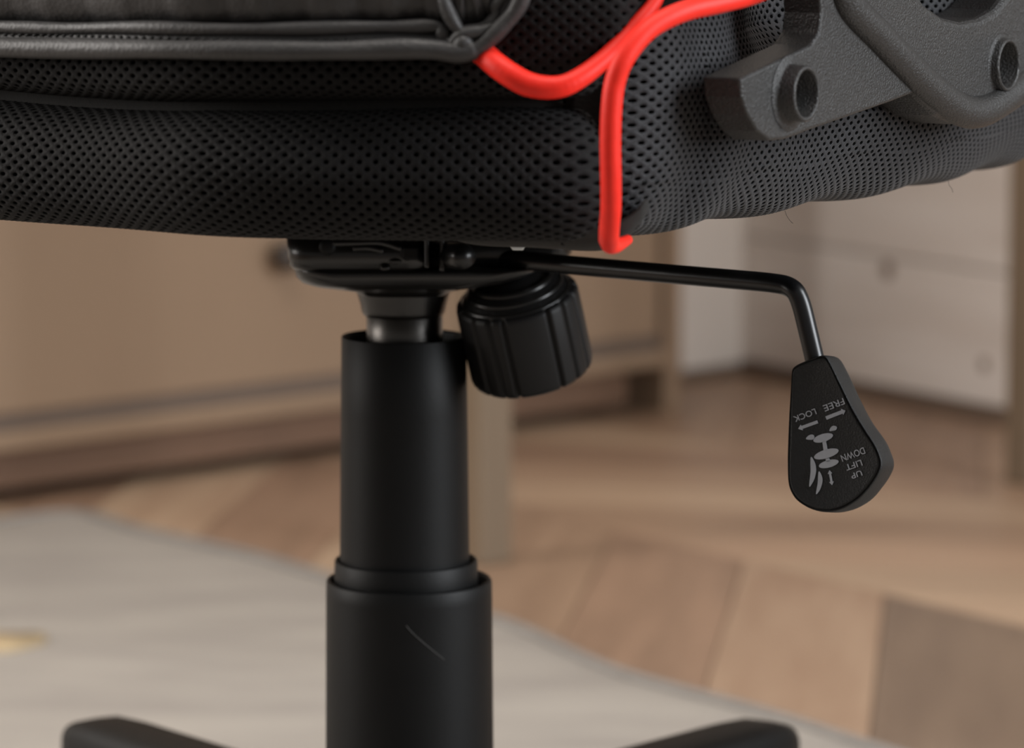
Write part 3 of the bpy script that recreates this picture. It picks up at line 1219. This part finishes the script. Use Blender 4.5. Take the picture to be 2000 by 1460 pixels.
# lower dish
rings_ = []
for (xl, xr, y, dp, rc_) in ((578, 1052, 511, 0.0275, 0.012), (580, 1046, 520, 0.0285, 0.014), (583, 1020, 533, 0.0280, 0.016), (592, 985, 545, 0.026, 0.018), (610, 950, 553, 0.022, 0.018), (648, 915, 559, 0.017, 0.014), (690, 885, 566, 0.013, 0.012), (705, 870, 574, 0.011, 0.010)):
    rings_.append(mech_ring(xl, xr, y, dp, rc_))
part('mechanism_dish', loft(rings_), M['pan'], mech)
# right-hand upper body behind the lever
part('mechanism_body', loft([mech_ring(850, 1118, 455, 0.018, 0.008), mech_ring(850, 1116, 488, 0.018, 0.008), mech_ring(850, 1095, 503, 0.018, 0.010), mech_ring(850, 1050, 516, 0.016, 0.010)]), M['pan'], mech)


def mbox(name, xa, xb, ya, yb, Y, th, m, bv=0.0008):
    a_, b_ = on_y(xa, yb, Y), on_y(xb, yb, Y)
    t_ = on_y(xa, ya, Y)
    V, Fc = box(a_, Vector((b_.x - a_.x, 0, 0)), Vector((0, th, 0)), Vector((0, 0, t_.z - a_.z)))
    return part(name, (V, Fc), m, mech, smooth=False, bv=bv)


FY = MY - 0.030
mbox('flange', 829, 838, 455, 524, FY - 0.006, 0.02, M['pan'])
mbox('flange', 858, 868, 455, 530, FY - 0.004, 0.02, M['pan'])
# side lever housing and bushing
p0_, p1_ = on_y(866, 497, FY + 0.004), on_y(912, 501, FY - 0.012)
part('lever_bushing', lathe([(0, -0.004), (0.0046, -0.004), (0.0046, (p1_ - p0_).length - 0.003), (0.0036, (p1_ - p0_).length), (0, (p1_ - p0_).length)], p0_, (p1_ - p0_), 28), M['rod'], mech)
# bolts and pressed details on the front wall
for (x, y, r_) in ((640, 482, 0.0030), (796, 493, 0.0028)):
    q = on_y(x, y, FY)
    part('bolt', lathe([(0, 0.0018), (r_ * 0.55, 0.0018), (r_, 0.0012), (r_ * 1.02, 0.0), (r_ * 1.02, -0.002)], q, Vector((0, -1, 0)), 24), M['matte'], mech)
q = [on_y(x, y, FY - 0.0005) for x, y in spline([(690, 485), (720, 484), (748, 490)], 6)]
part('weld_seam', sweep(q, 0.0011, 8), M['pan'], mech)
q = [on_y(x, y, FY - 0.0005) for x, y in spline([(650, 475), (700, 474), (745, 474), (785, 486)], 6)]
part('pressed_edge', sweep(q, 0.0012, 8), M['pan'], mech)
for (x, y, w) in ((772, 510, 0.0024), (752, 523, 0.0020)):
    a_ = on_y(x - w * PXM, y, FY - 0.0002)
    b_ = on_y(x + w * PXM, y, FY - 0.0002)
    part('weld_seam', sweep([a_, a_.lerp(b_, 0.25), a_.lerp(b_, 0.5), a_.lerp(b_, 0.75), b_], [0.0003, 0.0009, 0.0011, 0.0009, 0.0003], 8), M['pan'], mech)
mbox('bolt_tab', 786, 819, 482, 508, FY - 0.002, 0.006, M['matte'])
# zinc nut under the seat
a_ = [on_y(x, y, 1.335) for x, y in ((991, 470), (1030, 470), (1022, 489), (1001, 489))]
part('zinc_nut', prism(a_, Vector((0, 0.006, 0))), M['silver'], mech, smooth=False, bv=0.0005, label='bright zinc nut')

# ---------------------------------------------------------------- tension knob
KY = 1.405
kt, kb = on_y(1003, 553, KY), on_y(1041, 727, KY + 0.011)
kax = (kb - kt).normalized()
KL = (kb - kt).length
gro = [49, 31, 17, -27, -46, -66, 75, 92, 109, 135, 152, 169, 195, 212, 229, 255, 272]


def kfun(r, h, an):
    if 0.004 < h < KL + 0.002 and r > 0.012:
        deg = math.degrees(an)
        deg = (deg + 180) % 360 - 180
        best = min(abs((deg - g + 180) % 360 - 180) for g in gro)
        if best < 2.6:
            r -= 0.0017 * (1 - (best / 2.6) ** 2)
        r *= 1 - 0.006 * math.cos(math.radians(deg) * 6)
    return r


r_t, r_b = 0.0228, 0.0229
knob = part('tension_knob', lathe([(0, -0.004), (0.010, -0.004), (0.012, -0.001), (0.0165, -0.0008), (0.0172, 0.0015), (0.0188, 0.0018), (0.0195, 0.004), (r_t - 0.0012, 0.0045), (r_t - 0.0004, 0.0052), (r_t, 0.0068),
                                   (r_t + 0.0001, KL * 0.5), (r_b, KL - 0.003), (r_b - 0.0005, KL - 0.001), (r_b - 0.002, KL), (0.010, KL + 0.001), (0, KL + 0.001)], kt, kax, 240, kfun), M['knob'], label='ribbed black tension knob')
for (r_, h_) in ((0.0150, -0.0015), (0.0180, 0.0012), (0.0204, 0.0042)):
    V, Fc = lathe([(r_ - 0.0008, h_ - 0.001), (r_, h_ - 0.0004), (r_ + 0.0003, h_ + 0.0003), (r_ + 0.0001, h_ + 0.002)], kt, kax, 64)
    part('ring', (V, Fc), M['pan'], knob)
part('knob_stem', lathe([(0, -0.03), (0.008, -0.03), (0.008, 0.0), (0, 0.0)], kt, kax, 24), M['rod'], knob)

# ---------------------------------------------------------------- lever and handle
nh = Vector((-0.42, -0.89, 0.16)).normalized()
H0 = on_y(1620, 850, 1.278)


def hpix(px, py, off=0.0):
    return on_plane(px, py, H0 + nh * off, nh)


rod_px = [(860, 493, 1.405), (939, 500, 1.385), (1100, 516, 1.357), (1290, 533, 1.327), (1400, 542.5, 1.311), (1480, 549.5, 1.300), (1512, 553, 1.296), (1535, 557.5, 1.2935), (1551, 567, 1.291), (1560, 581, 1.290), (1568, 604, 1.289), (1578, 645, 1.288),
          (1591, 700, 1.287), (1597, 730, 1.287)]
hp = hpix(1594, 712, -0.0072)
rod_px = [(x, y, Y_ + (hp.y - 1.287) * max(0.0, min(1.0, (x - 939) / 640.0))) for x, y, Y_ in rod_px]
path = pixpath(rod_px, 8)
part('lever_rod', sweep(path, 0.0034, 20), M['rod'], label='satin black bent lever rod')

crop = [(205, 168), (240, 135), (300, 108), (380, 78), (455, 58), (500, 92), (580, 250), (700, 490), (800, 660), (890, 800), (935, 900), (948, 960), (938, 1020), (890, 1110), (820, 1200), (740, 1275), (640, 1335), (560, 1362), (480, 1370), (400, 1360),
        (320, 1330), (240, 1275), (190, 1200), (168, 1120), (162, 1000), (162, 850), (172, 600), (185, 400), (196, 230)]
fo = spline([(1500 + x / 4.293, 680 + y / 4.293) for x, y in crop], 4, closed=True)
cxp = sum(p[0] for p in fo) / len(fo)
cyp = sum(p[1] for p in fo) / len(fo)
TH_ = 0.0150


def hring(inset, off, dx=0, dy=0, bump=0.0):
    out = []
    for (x, y) in fo:
        L_ = math.hypot(x - cxp, y - cyp)
        k = 1 - inset / L_
        xx, yy = cxp + (x - cxp) * k, cyp + (y - cyp) * k
        p = hpix(xx, yy, 0.0)
        wob = 0
        if bump and x > cxp:
            wob = bump * math.sin((y - 700) / 20.0)
        q = p + nh * off
        q = q + (hpix(xx + dx + wob, yy + dy, 0) - p)
        out.append(q)
    return out


V, Fc = loft([hring(9, -0.0002), hring(5.5, 0.0), hring(4, -0.0006), hring(2.6, -0.0007), hring(1.4, 0.0001), hring(0, -0.0011), hring(-0.6, -0.0022), hring(-1, -0.006, 0, 0, 1.0), hring(-1, -0.010, 0, 0, 2.4), hring(0.5, -0.0128, 0, 0, 2.4), hring(3, -0.0145), hring(8, TH_ * -1.0)])
handle = part('lever_handle', (V, Fc), M['handle'], label='flat black paddle handle with grey printed symbols')

# printed marks: text and pictogram, flat on the face


def printed(name, polys):
    V, Fc = [], []
    for poly in polys:
        b0 = len(V)
        pr_ = [hpix(1500 + x / 4.293, 680 + y / 4.293, 0.00006) for x, y in poly]
        pb = [q - nh * 0.0003 for q in pr_]
        n = len(poly)
        V += pr_ + pb
        Fc.append(tuple(b0 + i for i in range(n)))
        for i in range(n):
            j = (i + 1) % n
            Fc.append((b0 + i, b0 + n + i, b0 + n + j, b0 + j))
    return part(name, (V, Fc), M['print'], handle, smooth=False)


def ell(cx_, cy_, a_, b_, ang, n=28):
    ca, sa = math.cos(math.radians(ang)), math.sin(math.radians(ang))
    return [(cx_ + a_ * math.cos(t) * ca - b_ * math.sin(t) * sa, cy_ + a_ * math.cos(t) * sa + b_ * math.sin(t) * ca) for t in [2 * math.pi * k / n for k in range(n)]]


def arrow(x0, y0, x1, y1, w, hw, hl, double=False):
    L_ = math.hypot(x1 - x0, y1 - y0)
    ux, uy = (x1 - x0) / L_, (y1 - y0) / L_
    vx, vy = -uy, ux

    def P(a, b):
        return (x0 + ux * a + vx * b, y0 + uy * a + vy * b)
    if double:
        return [P(0, 0), P(hl, hw), P(hl, w), P(L_ - hl, w), P(L_ - hl, hw), P(L_, 0), P(L_ - hl, -hw), P(L_ - hl, -w), P(hl, -w), P(hl, -hw)]
    return [P(0, w), P(L_ - hl, w), P(L_ - hl, hw), P(L_, 0), P(L_ - hl, -hw), P(L_ - hl, -w), P(0, -w)]


printed('arrow', [arrow(486, 584, 648, 521, 15, 27, 30)])
printed('arrow', [arrow(415, 615, 252, 674, 13, 25, 32)])
printed('arrow', [arrow(514, 1022, 536, 1145, 8, 19, 28, True)])
printed('pictogram', [ell(461, 750, 84, 33, -17), ell(488, 884, 106, 36, -17), ell(508, 967, 84, 31, -15),
                      [(455, 780), (484, 775), (497, 850), (466, 858)], [(482, 925), (512, 920), (520, 945), (488, 955)],
                      spline([(318, 758), (340, 730), (372, 722), (388, 740), (378, 762), (350, 766)], 4, True),
                      spline([(514, 692), (528, 660), (552, 648), (575, 660), (566, 684), (540, 690)], 4, True),
                      spline([(358, 912), (388, 950), (402, 1010), (392, 1080), (366, 1135), (345, 1154), (356, 1040)], 5, True),
                      spline([(424, 1034), (446, 1062), (455, 1110), (440, 1170), (418, 1208), (402, 1217), (416, 1130)], 5, True)])


def lettering(txt, x0, y0, x1, y1, hgt):
    """text whose baseline runs from (x0, y0) to (x1, y1) in crop pixels."""
    cu = bpy.data.curves.new('txt', 'FONT')
    cu.body = txt
    cu.resolution_u = 4
    cu.offset = 0.008
    ob = bpy.data.objects.new('txt', cu)
    COL.objects.link(ob)
    dg = bpy.context.evaluated_depsgraph_get()
    me = bpy.data.meshes.new_from_object(ob.evaluated_get(dg))
    bpy.data.objects.remove(ob, do_unlink=True)
    bpy.data.curves.remove(cu)
    xs = [v.co.x for v in me.vertices]
    ys = [v.co.y for v in me.vertices]
    xa, xb, yb = min(xs), max(xs), max(ys)
    L_ = math.hypot(x1 - x0, y1 - y0)
    ux, uy = (x1 - x0) / L_, (y1 - y0) / L_
    vx, vy = uy, -ux                                      # letter-up in image space
    for v in me.vertices:
        a_ = (v.co.x - xa) / (xb - xa) * L_
        b_ = v.co.y / yb * hgt
        px, py = x0 + ux * a_ + vx * b_, y0 + uy * a_ + vy * b_
        v.co = hpix(1500 + px / 4.293, 680 + py / 4.293, 0.00008)
    me.materials.append(M['print'])
    o = bpy.data.objects.new('lettering', me)
    COL.objects.link(o)
    fix(o)
    o.parent = handle
    o.matrix_parent_inverse = (Matrix.Translation(chair.location) @ handle.matrix_parent_inverse).inverted()
    me.name = 'lettering'
    return o


lettering('LOCK', 392, 503, 208, 573, 50)
lettering('FREE', 628, 415, 458, 480, 54)
lettering('DOWN', 800, 828, 606, 898, 56)
lettering('LIFT', 778, 932, 645, 978, 50)
lettering('UP', 778, 1020, 690, 1052, 46)

# loose fibres under the seat hem
for pts_ in ([(1852, 352, 1.33), (1854, 362, 1.33), (1859, 368, 1.33), (1861, 376, 1.33)], [(1533, 411, 1.245), (1537, 422, 1.245), (1545, 433, 1.245), (1549, 436, 1.245)]):
    part('loose_fibre', sweep(pixpath(pts_, 4), 0.00007, 5), M['thread'])

print('planks', nplank, 'tris', sum(len(o.data.loop_triangles) if hasattr(o.data, 'loop_triangles') else 0 for o in bpy.data.objects if o.type == 'MESH'))
